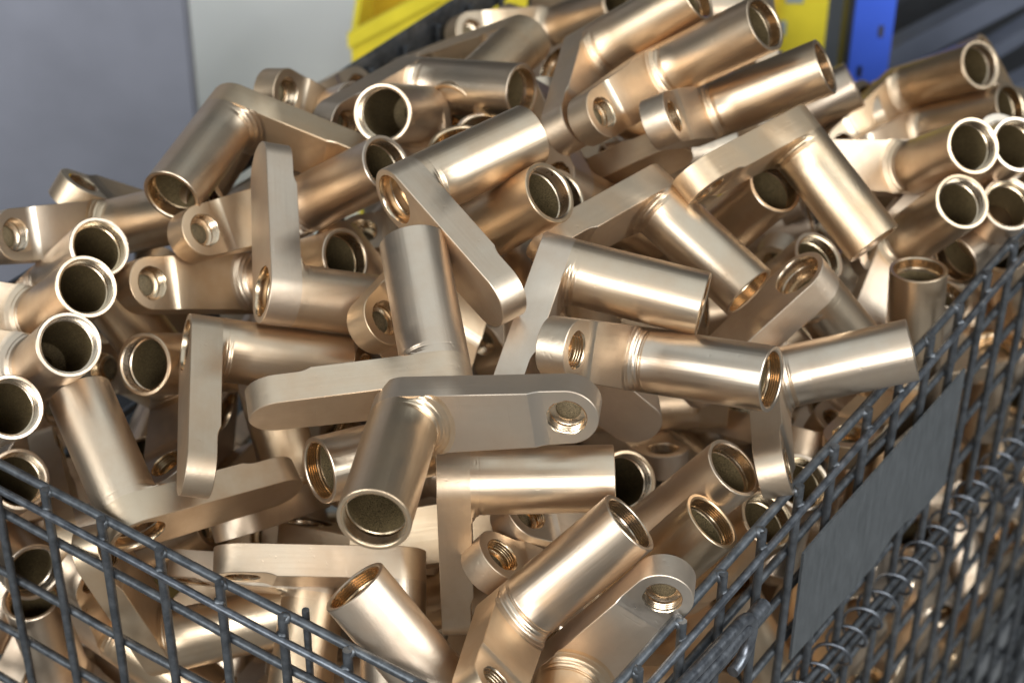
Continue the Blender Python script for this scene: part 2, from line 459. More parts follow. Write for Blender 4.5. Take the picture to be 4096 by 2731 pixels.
LEVERS = [
    ("bronze lever lying crosswise at the heap's centre, sandy tube mouth facing down to the front", (-899, 1914, 7028), (7253, 6812, -989, 97)),
    ('bronze lever with ribbed level tube and arm hanging down, just under the central crosswise lever', (-746, 2058, 6302), (7135, -439, 6986, -303)),
    ("bronze lever with bright tube rising right, threaded mouth up, over the basket's near corner", (-346, 1388, 5651), (5521, -3588, 1660, -7341)),
    ("bronze lever with a tube mouth tilted up-left beside the front rim's right half", (-531, 853, 5414), (1846, -3483, 784, 9157)),
    ('bronze lever arm with a threaded eye touching the right-hand rim near the latch hook', (112, 1461, 5336), (6435, 6049, -3750, 2818)),
    ('bronze lever seen along its flat arm edge, lying just behind the front rim', (-1048, 2197, 5575), (339, 903, -8909, 4439)),
    ('bronze lever with dull tube leaning down to the front left rim, arm pointing right', (-2691, 2135, 5758), (8026, -5262, -1067, 2598)),
    ('bronze lever, second from the bottom in the column of open tubes at the left edge', (-3602, 3492, 6053), (302, -2103, 3459, -9139)),
    ('bronze lever, third from the bottom in the column of open tubes at the left edge', (-3689, 3962, 6113), (741, -2499, 3143, -9128)),
    ('bronze lever, topmost in the column of open tubes at the left edge', (-3693, 4447, 6056), (4702, -945, 3748, -7934)),
    ('bronze lever mouth cut by the left photo edge, lowest of the column of open tubes', (-4096, 3248, 5728), (3518, 3809, -1873, 8343)),
    ('bronze lever with big dull tube and arm sloping right, before the white board', (-2324, 5362, 7103), (6420, 7433, -380, -1838)),
    ('bronze lever with its arm straight up left of centre, bored end low on its left', (-1959, 3389, 6824), (2434, 6276, 5137, 5320)),
    ('bronze lever with an eye left of the upright arm and a mouth beyond', (-1921, 4930, 6470), (3194, -2670, 3434, -8419)),
    ('bronze lever with upright plain tube at the centre and long arm reaching left', (-708, 2039, 6993), (938, 524, -5318, -8400)),
    ('bronze lever with bored end facing left, arm slanting down to the upright plain tube', (-1054, 3423, 7539), (6982, -5615, 3802, -2295)),
    ("bronze lever with level tube and arm hanging straight down on the heap's left half", (-2469, 3158, 6542), (5087, -5340, 5929, -3233)),
    ('bronze lever with level tube right of centre, arm slanting down-left behind the crosswise lever', (-111, 3313, 7125), (4936, -3411, 6596, -4528)),
    ('bronze lever with eye on the left and threaded mouth right, between centre and right rim', (387, 3013, 6601), (1836, -4949, 4166, -7402)),
    ('bronze lever whose tube rests over the right-hand basket rim, arm hanging down', (1392, 3413, 6056), (5478, -4171, 4152, -5946)),
    ('bronze lever with bored end up, its tube running down behind the tube on the rim', (1719, 4019, 6564), (3178, -1905, 9271, -567)),
    ('bronze lever with tube slanting down right and arm sloping left, above the level tube', (599, 4488, 6988), (2058, -3570, 7463, -5227)),
    ('bronze lever with open mouth beside a second mouth, under the bored end facing left', (-768, 4016, 6736), (4758, -2033, 3535, -7793)),
    ('bronze lever with wide open mouth facing the front, high up left of centre', (-977, 5789, 6811), (6228, 4401, 2485, -5972)),
    ('bronze lever with level tube near the top, arm dropping left behind the wide open mouth', (-1153, 6275, 6801), (3443, -3360, 5232, -7035)),
    ('topmost bronze lever, eye on its left and tube running right, before the yellow bin', (15, 9270, 5671), (2139, -2434, 3918, -8611)),
    ('bronze lever at the top edge, highest of the three parallel tubes that point up right', (224, 6210, 7047), (5846, -2537, 3574, -6827)),
    ('bronze lever, middle one of the three parallel tubes that point up right', (739, 5817, 7109), (4189, -2603, 3534, -7949)),
    ('bronze lever, lowest of the three parallel tubes pointing up right, eye at its left', (1056, 5681, 6834), (3797, -4199, 2816, -7747)),
    ('bronze lever with the highest open mouth at the right, in front of the dark rack', (3227, 8526, 5506), (3939, -802, 4392, -8034)),
    ('bronze lever with broad arm sloping down left and long plain tube slanting steeply down right', (1663, 5102, 7162), (1689, -3554, 8033, -4471)),
    ("bronze tube mouth under the broad sloping arm, right of the heap's middle", (1140, 5267, 5898), (8530, 917, 2985, -4181)),
    ('bronze lever, upper left mouth of the cluster of four at the right edge', (2835, 6105, 6140), (724, -1233, 4046, -9032)),
    ('bronze lever, lower left mouth of the cluster of four at the right edge', (2786, 5673, 5708), (5391, 784, 3353, -7687)),
    ('bronze lever, upper of two threaded sandy mouths on the near side of the right rim', (526, 2537, 5282), (1368, -2878, 1215, -9400)),
    ('bronze lever, lower of two threaded sandy mouths, right of the bright rising tube', (310, 1976, 5185), (964, -3287, 293, -9390)),
    ('bronze tube mouth dark inside, at the right end of the ribbed level tube', (119, 3680, 4759), (6208, 800, 3837, -6790)),
    ('bronze lever with its eye at the left photo edge, tube running right', (-3417, 5000, 6228), (2820, -3882, 3654, -7977)),
    ('bronze tube standing upright, mouth up, just inside the right-hand rim', (2795, 4593, 5027), (4503, -68, -665, -8904)),
    ('bronze lever with a round eye right of the open tubes, below the other left-hand eye', (-2243, 4520, 6074), (2212, -3281, 3517, -8484)),
    ('bronze lever with an eye just left of the upright plain tube at the centre', (-483, 4936, 6051), (1134, 995, 484, -9874)),
    ("bronze lever end between the upright arm's foot and the bored end facing left", (-484, 5778, 5747), (806, 222, 1255, -9886)),
    ('bronze lever end standing out alone against the blue-grey panel at left', (-2972, 5540, 5839), (2949, -3166, -601, -8995)),
    ("bronze lever tip with plain face, right of the central crosswise lever's eye", (-114, 3079, 6600), (6697, -6314, 2472, 3029)),
    ('bronze lever arm end standing square behind the level tube right of centre', (1358, 4518, 5041), (6944, 691, -7145, -511)),
    ('bronze tube with a threaded mouth facing left, behind the central sandy tube', (-561, 2632, 6235), (3385, -3299, -5590, 6813)),
    ('bronze lever tip peeping out beyond the long left-reaching arm of the upright tube', (-1093, 3804, 6246), (630, 2619, -6546, -7063)),
    ('bronze lever tip just under the arm that points right from the front left rim', (-1807, 3474, 4764), (5763, -767, -3408, -7388)),
    ('bronze lever end with a round bore between the hanging arm and the bright rising tube', (-238, 2483, 5587), (1248, -121, 9344, 3335)),
    ('bronze lever tip with plain face, right below the central sandy tube mouth', (-1744, 3289, 4849), (2979, 9044, -3011, 520)),
    ('bronze lever end tucked left of the dull leaning tube by the front rim', (-3455, 2736, 5095), (4468, 3807, 5150, 6247)),
    ('bronze tube mouth half hidden behind the left end of the front rim rods', (-4200, 3427, 4859), (8921, 3438, 1957, 2185)),
    ('bronze lever arm sloping up right, behind the arm of the slanting tube at upper centre', (89, 5497, 6113), (8269, -4679, -2215, -2198)),
    ("bronze tube mouth half hidden directly behind a twin mouth near the heap's upper middle", (-623, 4971, 6127), (6261, -979, 3957, -6647)),
    ('bronze lever with rounded shoulder between the topmost lever and the level tube below it', (-181, 6756, 6952), (0, -3774, -6348, 6743)),
    ('bronze lever arm edge showing under the eye of the topmost lever', (-1269, 8054, 5822), (7760, 4755, 2484, 3316)),
    ('bronze tube end peeping out behind the lowest of the three parallel tubes', (1770, 7980, 5278), (224, -5019, -298, -8641)),
    ('bronze lever end at the right photo edge just under the highest right-hand mouth', (3303, 8154, 5268), (3270, -2300, 4065, -8216)),
    ('bronze tube running right, between the blue post and the right-hand cluster of mouths', (2069, 8169, 4987), (5676, -4005, 3431, -6322)),
    ('bronze lever, upper right mouth of the cluster of four at the right edge', (3234, 6217, 5993), (3947, 257, 3864, -8332)),
    ('bronze lever, lower right mouth of the cluster of four at the right edge', (3387, 6062, 5431), (7557, 2967, -1445, 5657)),
    ('bronze tube mouth facing front just inside the right rim, under the cluster of four mouths', (3983, 6151, 5845), (6782, 4266, -5912, 923)),
    ('bronze tube mouth half hidden behind the bored end near the right rim', (1520, 5326, 5212), (2550, 2809, -1290, 9162)),
    ('bronze tube mouth crossed by the right-hand rim rods beside the two sandy mouths', (941, 2882, 4635), (1422, -2166, 1865, -9477)),
    ('bronze tube mouth behind the right-hand rim rods, under the hanging arm', (1411, 3503, 4559), (1258, -1228, 2447, -9535)),
    ('bronze lever eye facing up inside the right rim, below the tube resting on it', (2675, 5225, 4551), (4505, -1701, 902, -8718)),
    ('bronze lever eye above the dark tube mouth right of the ribbed level tube', (400, 4807, 4459), (8487, -1327, -1027, -5016)),
    ('bronze lever end lying under the threaded mouth right of centre', (1955, 4171, 5043), (171, 4203, 8414, -3393)),
    ('bronze lever between the lower open tubes at left and the arm hanging straight down', (-2319, 4030, 5735), (691, -1985, -4365, 8748)),
    ('bronze lever end behind the lower half of the arm hanging straight down at left', (-2618, 3941, 5453), (7098, 1598, -1877, -6599)),
    ('bronze lever with an eye against the white board, right of the big dull tube', (-1698, 6401, 6242), (1173, -4997, 3538, -7819)),
    ('bronze lever end just left of the wide open mouth, against the white board', (-2280, 6464, 6165), (7795, 4189, 2344, 4024)),
    ('bronze lever arm edge between the wide open mouth and the three parallel tubes', (56, 6690, 6725), (3514, 975, 9016, 2327)),
    ('bronze lever arm end behind the lever with the left-facing bored end', (14, 5017, 6678), (1917, 5815, 6910, 3842)),
    ('bronze lever with level tube seen through the front mesh, arm leaning left', (-2821, 2442, 4435), (255, -5803, 335, -8133)),
    ('bronze tube mouth seen through the front mesh at its far left, upper of two', (-4272, 3718, 4522), (6118, 6213, -438, 4877)),
    ('bronze tube mouth seen through the front mesh at its far left, lower of two', (-3628, 3024, 3388), (9277, 806, -112, -3644)),
    ('bronze lever with an eye seen through the front mesh under the dull leaning tube', (-3277, 2937, 4222), (644, 7038, -3441, 6181)),
    ('bronze lever end touching the front rim behind the flat arm edge', (-1563, 2360, 5312), (362, 2232, 8729, -4324)),
    ('bronze lever fitting buried under the others, hardly anything of it showing', (869, 8683, 3950), (1865, -1960, 9500, 1556)),
    ('bronze lever fitting buried under the others, hardly anything of it showing', (-649, 1379, 2778), (3085, -2082, -7510, -5454)),
    ('bronze lever fitting buried under the others, hardly anything of it showing', (-1858, 2116, 1967), (4426, 8016, 4018, 116)),
    ('bronze lever fitting buried under the others, hardly anything of it showing', (-1273, 7780, 2364), (8242, 1186, 4665, 2982)),
    ('bronze lever piece right of the broad sloping arm and left of the highest right-hand mouth', (3429, 9156, 4604), (3659, 3939, -4083, -7377)),
    ('bronze lever piece left of the central crosswise lever and left of the ribbed level tube', (-1921, 6060, 3607), (821, -8730, 4250, -2246)),
    ('bronze lever fitting buried under the others, hardly anything of it showing', (-1876, 3342, 3403), (4745, 1564, -2739, -8218)),
    ('bronze lever fitting buried under the others, hardly anything of it showing', (3172, 7654, 2164), (3982, -1916, 8784, 1820)),
    ('bronze lever piece right of the level tube right of centre and above the dark mouth', (1155, 8485, 2139), (2274, -7725, -3066, -5076)),
    ('bronze lever fitting buried under the others, hardly anything of it showing', (1065, 9410, 1166), (3605, 715, -4323, -8234)),
    ('bronze lever fitting buried under the others, hardly anything of it showing', (-3107, 2664, 3066), (786, -6163, -6185, -4812)),
    ('bronze lever piece left of the bright rising tube and below the dark mouth', (-497, 2874, 2705), (1068, -1267, 5886, 7913)),
    ('bronze lever piece left of the bright rising tube and left of the ribbed level tube', (-1847, 5623, 2062), (7033, 5133, 1395, -4717)),
    ('bronze lever piece right of the upright central tube and below the twin mouths', (-562, 6220, 4855), (0, -4377, 8597, -2634)),
    ('bronze lever fitting buried under the others, hardly anything of it showing', (534, 6162, 2473), (1986, 5323, -7914, 2256)),
    ('bronze lever fitting buried under the others, hardly anything of it showing', (4569, 7239, 1310), (4128, -314, 7028, 5785)),
    ('bronze lever piece right of the broad sloping arm and above the raised bored end', (2851, 9023, 3791), (3952, -2432, 7172, -5198)),
    ('bronze lever piece right of the raised bored end and below the cluster of four mouths', (2547, 6731, 3587), (2867, -4052, -213, -8678)),
    ('bronze lever piece left of the ribbed level tube and left of the two sandy mouths', (-647, 5607, 1838), (1417, -4760, -2838, -8202)),
    ('bronze lever piece right of the central crosswise lever and above the ribbed level tube', (-1215, 5165, 4304), (3085, -6905, 1175, -6436)),
    ('bronze lever piece right of the two sandy mouths and right of the dark mouth', (1405, 5064, 3705), (7985, 2918, -1586, -5020)),
    ('bronze lever piece below the raised bored end and below the mouth under the sloping arm', (2074, 6328, 3733), (454, -2091, -7223, -6577)),
    ('bronze lever piece left of the middle parallel tube and right of the highest parallel tube', (1432, 10617, 4511), (2973, 6845, -256, -6651)),
    ('bronze lever piece below the dull leaning tube and below the arm hanging straight down', (-2505, 3607, 4560), (3218, -7355, -4872, 3438)),
    ('bronze lever piece left of the central crosswise lever and below the upright central tube', (-2198, 5375, 3616), (9000, -2848, 3299, 93)),
    ('bronze lever fitting buried under the others, hardly anything of it showing', (3224, 9166, 2712), (721, -1924, -6608, 7219)),
    ('bronze lever piece right of the lowest parallel tube and right of the middle parallel tube', (2329, 9511, 5100), (2848, 4970, 460, -8184)),
    ('bronze lever fitting buried under the others, hardly anything of it showing', (3635, 9003, 2593), (1713, 494, 9521, -2484)),
    ('bronze lever fitting buried under the others, hardly anything of it showing', (-2487, 4019, 3716), (2763, 7121, 6143, -1979)),
    ('bronze lever piece below the cluster of four mouths and right of the raised bored end', (3406, 7212, 4460), (3309, 7290, -234, 5988)),
    ('bronze lever fitting buried under the others, hardly anything of it showing', (2243, 5224, 2247), (4350, 3568, -7337, 3811)),
    ('bronze lever piece right of the dull leaning tube and below the arm hanging straight down', (-2061, 4786, 3840), (1026, 3635, 9256, 252)),
    ('bronze lever fitting buried under the others, hardly anything of it showing', (-995, 788, 2345), (6813, -6695, 2277, -1891)),
    ('bronze lever piece left of the cluster of four mouths and below the highest right-hand mouth', (3114, 8248, 4446), (4846, 4084, -217, 7733)),
    ('bronze lever piece above the dark mouth and above the two sandy mouths', (578, 4973, 3771), (1116, -394, -4401, -8901)),
    ('bronze lever piece left of the upright central tube and left of the central crosswise lever', (-1668, 5014, 4295), (6481, -3306, -6490, -2225)),
    ('bronze lever piece right of the threaded mouth right of centre and below the slanting tube', (1172, 6345, 4070), (8253, -1350, 1321, -5322)),
    ('bronze lever piece below the slanting tube and right of the level tube right of centre', (713, 7141, 4589), (6330, 4562, 6119, 1295)),
    ('bronze lever fitting buried under the others, hardly anything of it showing', (-414, 1242, 1988), (8675, 3014, 3236, -2277)),
    ('bronze lever fitting buried under the others, hardly anything of it showing', (-212, 2581, 2044), (5558, -3880, 7297, 905)),
    ('bronze lever piece right of the bright rising tube and below the dark mouth', (274, 4605, 2644), (2650, -3495, 2606, -8601)),
    ('bronze lever piece below the middle parallel tube and left of the lowest parallel tube', (1393, 7790, 5155), (1454, -1963, -8046, -5412)),
    ('bronze lever piece below the tube on the right rim and below the raised bored end', (2136, 6556, 2352), (5459, -254, -1422, 8253)),
    ('bronze lever piece right of the threaded mouth right of centre and above the dark mouth', (1545, 7555, 4022), (3018, 3474, 8080, -3680)),
    ('bronze lever fitting buried under the others, hardly anything of it showing', (978, 5312, 1157), (5024, -2969, 1018, -8056)),
    ('bronze lever fitting buried under the others, hardly anything of it showing', (1602, 4299, 2637), (766, -7905, -791, -6024)),
    ('bronze lever fitting buried under the others, hardly anything of it showing', (-3891, 3850, 2430), (5804, -5686, -995, -5743)),
    ('bronze lever piece below the threaded mouth right of centre and above the two sandy mouths', (580, 6063, 3883), (348, 9061, 2914, -3047)),
    ('bronze lever piece left of the ribbed level tube and below the central crosswise lever', (-1292, 3628, 3868), (2827, -7691, -5667, 861)),
    ('bronze lever fitting buried under the others, hardly anything of it showing', (2000, 9989, 2691), (5175, 5409, -4199, -5131)),
    ('bronze lever fitting buried under the others, hardly anything of it showing', (-774, 3375, 1950), (4565, 2488, 8018, 2948)),
    ('bronze lever fitting buried under the others, hardly anything of it showing', (2829, 5872, 1938), (5624, 636, -1220, 8153)),
    ('bronze lever piece below the eye by the latch hook and below the two sandy mouths', (221, 2504, 4362), (701, 9847, -1581, -217)),
    ('bronze lever fitting buried under the others, hardly anything of it showing', (782, 3703, 2237), (0, -7698, 6104, 1863)),
    ('bronze lever piece left of the central crosswise lever and below the arm hanging straight down', (-1357, 6004, 2286), (3168, 1719, -8495, -3852)),
    ('bronze lever piece below the slanting tube and left of the mouth under the sloping arm', (1341, 6645, 5376), (873, 3135, 6308, -7044)),
    ('bronze lever piece left of the tube on the right rim and below the slanting tube', (2527, 7138, 3026), (2627, -4814, 4641, 6956)),
    ('bronze lever piece right of the raised bored end and below the highest right-hand mouth', (3624, 8835, 2740), (3961, 3820, 351, -8342)),
    ('bronze lever fitting buried under the others, hardly anything of it showing', (-1032, 1877, 2933), (656, 7118, -2302, -6603)),
    ('bronze lever fitting buried under the others, hardly anything of it showing', (-1089, 1499, 3906), (6287, -5651, 5266, 904)),
    ('bronze lever fitting buried under the others, hardly anything of it showing', (-1800, 2507, 2337), (3921, 1660, 6434, -6362)),
    ('bronze lever fitting buried under the others, hardly anything of it showing', (-2731, 3851, 3103), (2640, -4225, -8363, 2289)),
    ('bronze lever fitting buried under the others, hardly anything of it showing', (-2973, 3168, 1216), (677, -2126, 1681, -9602)),
    ('bronze lever fitting buried under the others, hardly anything of it showing', (-896, 8417, 2400), (7245, -1901, 5279, -4003)),
    ('bronze lever piece below the central crosswise lever and left of the ribbed level tube', (-985, 4170, 4715), (1805, -4229, 5298, -7127)),
    ('bronze lever piece below the threaded mouth right of centre and above the dark mouth', (1504, 7510, 2313), (5652, -7230, 453, 3946)),
    ('bronze lever piece above the upright tube at the rim and below the broad sloping arm', (3395, 8138, 3640), (2566, 8383, -3396, -3406)),
    ('bronze lever piece left of the dull leaning tube and right of the lowest left-hand mouth', (-3374, 4207, 4113), (6979, 3605, 1220, 6067)),
    ('bronze lever fitting buried under the others, hardly anything of it showing', (-1624, 4175, 2523), (1125, -1907, 4827, -8473)),
    ('bronze lever fitting buried under the others, hardly anything of it showing', (3524, 7400, 1915), (4572, -1050, 602, -8811)),
    ('bronze lever fitting buried under the others, hardly anything of it showing', (-3542, 2785, 2072), (2332, 8996, 3290, 1676)),
    ('bronze lever piece below the highest right-hand mouth and right of the cluster of four mouths', (4610, 7185, 4843), (3723, -5724, -7257, 841)),
    ('bronze lever fitting buried under the others, hardly anything of it showing', (4682, 7062, 2165), (6738, -5148, -5249, 740)),
    ('bronze lever piece right of the arm hanging straight down and below the upright arm', (-1992, 6402, 4201), (3490, -2118, 8514, -3293)),
    ('bronze lever piece left of the ribbed level tube and left of the bright rising tube', (-668, 3934, 3817), (5348, 1966, -2234, 7908)),
    ('bronze lever fitting buried under the others, hardly anything of it showing', (-805, 6813, 1514), (7097, -6211, -804, 3226)),
    ('bronze lever piece below the level tube right of centre and below the twin mouths', (-208, 7341, 3012), (2991, 4231, 3073, 7982)),
    ('bronze lever piece left of the bright rising tube and below the central crosswise lever', (-1582, 4778, 2593), (5373, 7674, -3499, -4)),
    ('bronze lever fitting buried under the others, hardly anything of it showing', (-2011, 2006, 3696), (6322, 603, 5618, 5301)),
    ('bronze lever piece below the raised bored end and right of the two sandy mouths', (1739, 6007, 3356), (7698, 2457, -5813, -958)),
    ('bronze lever fitting buried under the others, hardly anything of it showing', (3224, 5564, 3830), (1108, 1283, 9324, 3192)),
    ('bronze lever piece right of the two sandy mouths and right of the bright rising tube', (1094, 7282, 1389), (1974, -7069, -1554, -6611)),
    ('bronze lever fitting buried under the others, hardly anything of it showing', (4406, 8524, 2896), (261, 849, -9260, 3670)),
    ('bronze lever fitting buried under the others, hardly anything of it showing', (-2645, 2335, 2786), (4332, 7873, 3948, 1913)),
    ('bronze lever fitting buried under the others, hardly anything of it showing', (442, 10495, 3169), (1767, -4420, 5448, -6904)),
    ('bronze lever fitting buried under the others, hardly anything of it showing', (1412, 3694, 3845), (1376, -4284, 8622, -2327)),
    ('bronze lever piece above the threaded mouth right of centre and right of the twin mouths', (672, 8917, 1857), (6553, -5886, -3914, 2663)),
    ('bronze lever piece right of the raised bored end and below the broad sloping arm', (2779, 6258, 4558), (3161, 837, -7595, 5623)),
    ('bronze lever fitting buried under the others, hardly anything of it showing', (-3611, 3889, 1931), (5331, 5259, -6612, 450)),
    ('bronze lever piece above the threaded mouth right of centre and below the slanting tube', (972, 5245, 4497), (2510, -5426, -7198, -3527)),
    ('bronze lever piece right of the ribbed level tube and left of the dark mouth', (-25, 6178, 2960), (3982, -5343, 7392, 975)),
    ('bronze lever piece above the level tube right of centre and left of the slanting tube', (-163, 6298, 5365), (635, -8919, -3892, -2214)),
    ('bronze lever fitting buried under the others, hardly anything of it showing', (-94, 1883, 2941), (1555, -9411, -1444, 2634)),
    ('bronze lever piece right of the bright rising tube and below the two sandy mouths', (565, 4353, 2324), (6858, -531, 5137, 5129)),
    ('bronze lever fitting buried under the others, hardly anything of it showing', (1579, 8297, 1582), (2038, -1551, -9491, -1836)),
    ('bronze lever piece below the bright rising tube and below the dark mouth', (-302, 5350, 2460), (6773, -211, 6475, -3486)),
    ('bronze lever fitting buried under the others, hardly anything of it showing', (1423, 5095, 2237), (4133, 8424, -2961, 1785)),
    ('bronze lever piece below the highest parallel tube and left of the middle parallel tube', (687, 9730, 4487), (4794, 2122, -777, -8480)),
    ('bronze lever fitting buried under the others, hardly anything of it showing', (-1853, 2540, 1813), (3576, -3604, 8112, 2903)),
    ('bronze lever piece right of the level tube right of centre and below the slanting tube', (379, 6045, 4547), (3373, 5452, 2043, 7398)),
    ('bronze lever fitting buried under the others, hardly anything of it showing', (-1422, 2947, 3057), (3058, 6959, 6246, -1792)),
    ('bronze lever piece left of the ribbed level tube and left of the dark mouth', (-1086, 5390, 3487), (3569, -6652, 6553, 254)),
    ('bronze lever piece above the upright tube at the rim and below the highest right-hand mouth', (3076, 7128, 4964), (4850, 5911, 6439, -283)),
    ('bronze lever piece below the level tube right of centre and above the dark mouth', (517, 6698, 3553), (4982, 4556, 158, -7375)),
    ('bronze lever piece right of the central crosswise lever and left of the dark mouth', (-813, 6392, 2674), (8871, 3238, -3187, 818)),
    ('bronze lever piece below the wide open mouth and above the left-facing bored end', (-681, 8556, 4499), (7597, 4347, -145, -4833)),
    ('bronze lever fitting buried under the others, hardly anything of it showing', (1490, 8311, 2599), (1543, 8772, 248, 4541)),
    ('bronze lever piece left of the twin mouths and below the left-facing bored end', (-1045, 6180, 5743), (623, -8898, 3075, 3313)),
    ('bronze lever piece below the tube on the right rim and right of the dark mouth', (2050, 7744, 1866), (7862, 4107, 4594, -464)),
    ('bronze lever fitting buried under the others, hardly anything of it showing', (-384, 2198, 3002), (5900, -4849, -4978, 4112)),
    ('bronze lever fitting buried under the others, hardly anything of it showing', (66, 7713, 2774), (9338, -2453, 1522, -2112)),
    ('bronze lever piece above the bright rising tube and below the dark mouth', (191, 4463, 3430), (3476, -8100, -4562, 1223)),
    ('bronze lever piece right of the raised bored end and right of the slanting tube', (3244, 7388, 3131), (1375, -4725, 547, 8688)),
    ('bronze lever piece left of the bright rising tube and below the ribbed level tube', (-326, 2859, 4675), (1868, 6019, 1830, -7546)),
    ('bronze lever fitting buried under the others, hardly anything of it showing', (3135, 6099, 3439), (3946, -5232, 4884, 5762)),
    ('bronze lever piece right of the two sandy mouths and right of the ribbed level tube', (1173, 6742, 1051), (4961, -4648, -350, -7325)),
    ('bronze lever piece below the two sandy mouths and right of the dark mouth', (119, 4866, 3080), (879, 6051, 4492, 6514)),
    ('bronze lever fitting buried under the others, hardly anything of it showing', (-334, 1396, 3749), (6561, 3921, 4590, -4529)),
    ('bronze lever piece below the bright rising tube and below the ribbed level tube', (281, 4223, 1516), (6135, -1255, -6715, 3961)),
    ('bronze lever fitting buried under the others, hardly anything of it showing', (-3208, 2403, 2640), (4125, 1796, 7628, 4644)),
    ('bronze lever piece above the raised bored end and above the tube on the right rim', (1796, 7625, 3603), (6810, 2406, 3274, 6092)),
    ('bronze lever fitting buried under the others, hardly anything of it showing', (385, 7409, 1582), (5941, -4212, -1758, 6623)),
    ('bronze lever piece right of the upright central tube and above the central crosswise lever', (-1601, 7311, 3524), (4115, 6739, 696, 6096)),
    ('bronze lever piece right of the bright rising tube and right of the ribbed level tube', (1012, 4878, 2039), (4187, -7338, 4137, 3392)),
    ('bronze lever piece left of the left-facing bored end and below the wide open mouth', (-750, 6411, 5351), (5266, -7847, -1179, 3050)),
    ('bronze lever fitting buried under the others, hardly anything of it showing', (2835, 5271, 4224), (4118, 6241, 4253, -5100)),
    ('bronze lever fitting buried under the others, hardly anything of it showing', (3515, 6794, 3107), (2992, 3761, 1451, 8649)),
    ('bronze lever piece above the dark mouth and below the threaded mouth right of centre', (1010, 7338, 2140), (5483, 4303, -2683, -6650)),
    ('bronze lever piece below the eye by the latch hook and below the dark mouth', (561, 2612, 3663), (2094, 5825, 7837, -519)),
    ('bronze lever piece right of the central crosswise lever and right of the upright central tube', (-1027, 5797, 3484), (7265, -5900, 1179, -3319)),
    ('bronze lever piece left of the bright rising tube and left of the dark mouth', (-1532, 5806, 1740), (3667, 9191, 1383, 401)),
    ('bronze lever fitting buried under the others, hardly anything of it showing', (2464, 8625, 1275), (6684, -2944, -6830, -87)),
    ('bronze lever fitting buried under the others, hardly anything of it showing', (1279, 3013, 1740), (6796, -4466, -3826, -4386)),
    ('bronze lever fitting buried under the others, hardly anything of it showing', (2701, 5938, 1318), (8817, -4648, 576, 570)),
    ('bronze lever piece above the raised bored end and below the broad sloping arm', (2743, 7861, 3723), (2361, 3061, 4218, 8202)),
    ('bronze lever piece below the eye by the latch hook and below the bright rising tube', (-154, 1574, 4870), (4900, 2356, 7703, 3333)),
    ('bronze lever piece right of the twin mouths and below the left-facing bored end', (-618, 6926, 4804), (7936, -3440, 4947, 843)),
    ('bronze lever piece right of the eye by the latch hook and below the dark mouth', (1148, 3693, 3948), (736, 7753, 2184, -5880)),
    ('bronze lever fitting buried under the others, hardly anything of it showing', (-854, 6428, 1979), (6631, -6584, -678, 3495)),
    ('bronze lever fitting buried under the others, hardly anything of it showing', (436, 1142, 4420), (1692, -4973, -4701, 7093)),
    ('bronze lever piece left of the broad sloping arm and below the lowest parallel tube', (2246, 9675, 4672), (2596, 5102, 7496, -3322)),
    ('bronze lever piece below the broad sloping arm and above the raised bored end', (1376, 7618, 4271), (6136, 4060, 3861, 5564)),
    ('bronze lever piece above the slanting tube and left of the lowest parallel tube', (1562, 6859, 5863), (3104, -5465, -4615, 6261)),
    ('bronze lever piece left of the slanting tube and above the level tube right of centre', (190, 8055, 4635), (5012, 7263, -4035, 2419)),
    ('bronze lever piece above the level tube right of centre and right of the twin mouths', (509, 7099, 3571), (7586, -2358, -6048, -568)),
    ('bronze lever piece left of the slanting tube and below the lowest parallel tube', (574, 7917, 4637), (3455, -8554, 3188, -2175)),
    ('bronze lever piece left of the arm hanging straight down and above the dull leaning tube', (-2876, 5319, 4818), (4676, 4577, -5937, 4684)),
    ('bronze lever fitting buried under the others, hardly anything of it showing', (-3805, 3892, 4420), (1862, 8353, 3791, -3519)),
    ('bronze lever fitting buried under the others, hardly anything of it showing', (-3881, 3837, 3603), (883, 8524, 4728, -2049)),
    ('bronze lever piece below the eye beside the left-hand open tubes and below the upright arm', (-2311, 4767, 5148), (6657, -4749, -1005, -5668)),
    ('bronze lever fitting buried under the others, hardly anything of it showing', (3924, 6006, 790), (6046, -6583, -2927, 3397)),
    ('bronze lever fitting buried under the others, hardly anything of it showing', (3672, 5671, 712), (6358, -1242, -6952, -3116)),
    ('bronze lever fitting buried under the others, hardly anything of it showing', (3377, 5547, 1859), (4879, 1002, 245, -8668)),
    ('bronze lever fitting buried under the others, hardly anything of it showing', (4021, 6432, 2115), (8633, -1091, 1982, 4511)),
    ('bronze lever fitting buried under the others, hardly anything of it showing', (4165, 6603, 1059), (8213, -3067, 478, 4787)),
    ('bronze lever piece above the middle parallel tube and right of the highest parallel tube', (278, 9972, 5601), (5044, -8192, 1336, -2381)),
    ('bronze lever piece above the highest parallel tube and right of the topmost lever', (796, 9125, 5900), (0, -5499, 5446, 6333)),
    ('bronze lever fitting buried under the others, hardly anything of it showing', (2164, 3717, 1507), (6434, 2920, -6061, 3653)),
    ('bronze lever fitting buried under the others, hardly anything of it showing', (3039, 4628, 3017), (5384, 790, -7004, -4619)),
    ('bronze lever fitting buried under the others, hardly anything of it showing', (4184, 8320, 960), (9161, 479, 2043, -3416)),
    ('bronze lever fitting buried under the others, hardly anything of it showing', (3847, 6159, 4399), (508, -1261, 9854, 1024)),
    ('bronze lever piece right of the highest right-hand mouth and above the cluster of four mouths', (4035, 8635, 5817), (629, -8757, 1665, 4488)),
    ('bronze lever fitting buried under the others, hardly anything of it showing', (2048, 3537, 2918), (2913, -6531, -3711, -5923)),
    ('bronze lever piece below the topmost lever and right of the level tube near the top', (-608, 9041, 4822), (3471, 7017, -642, 6189)),
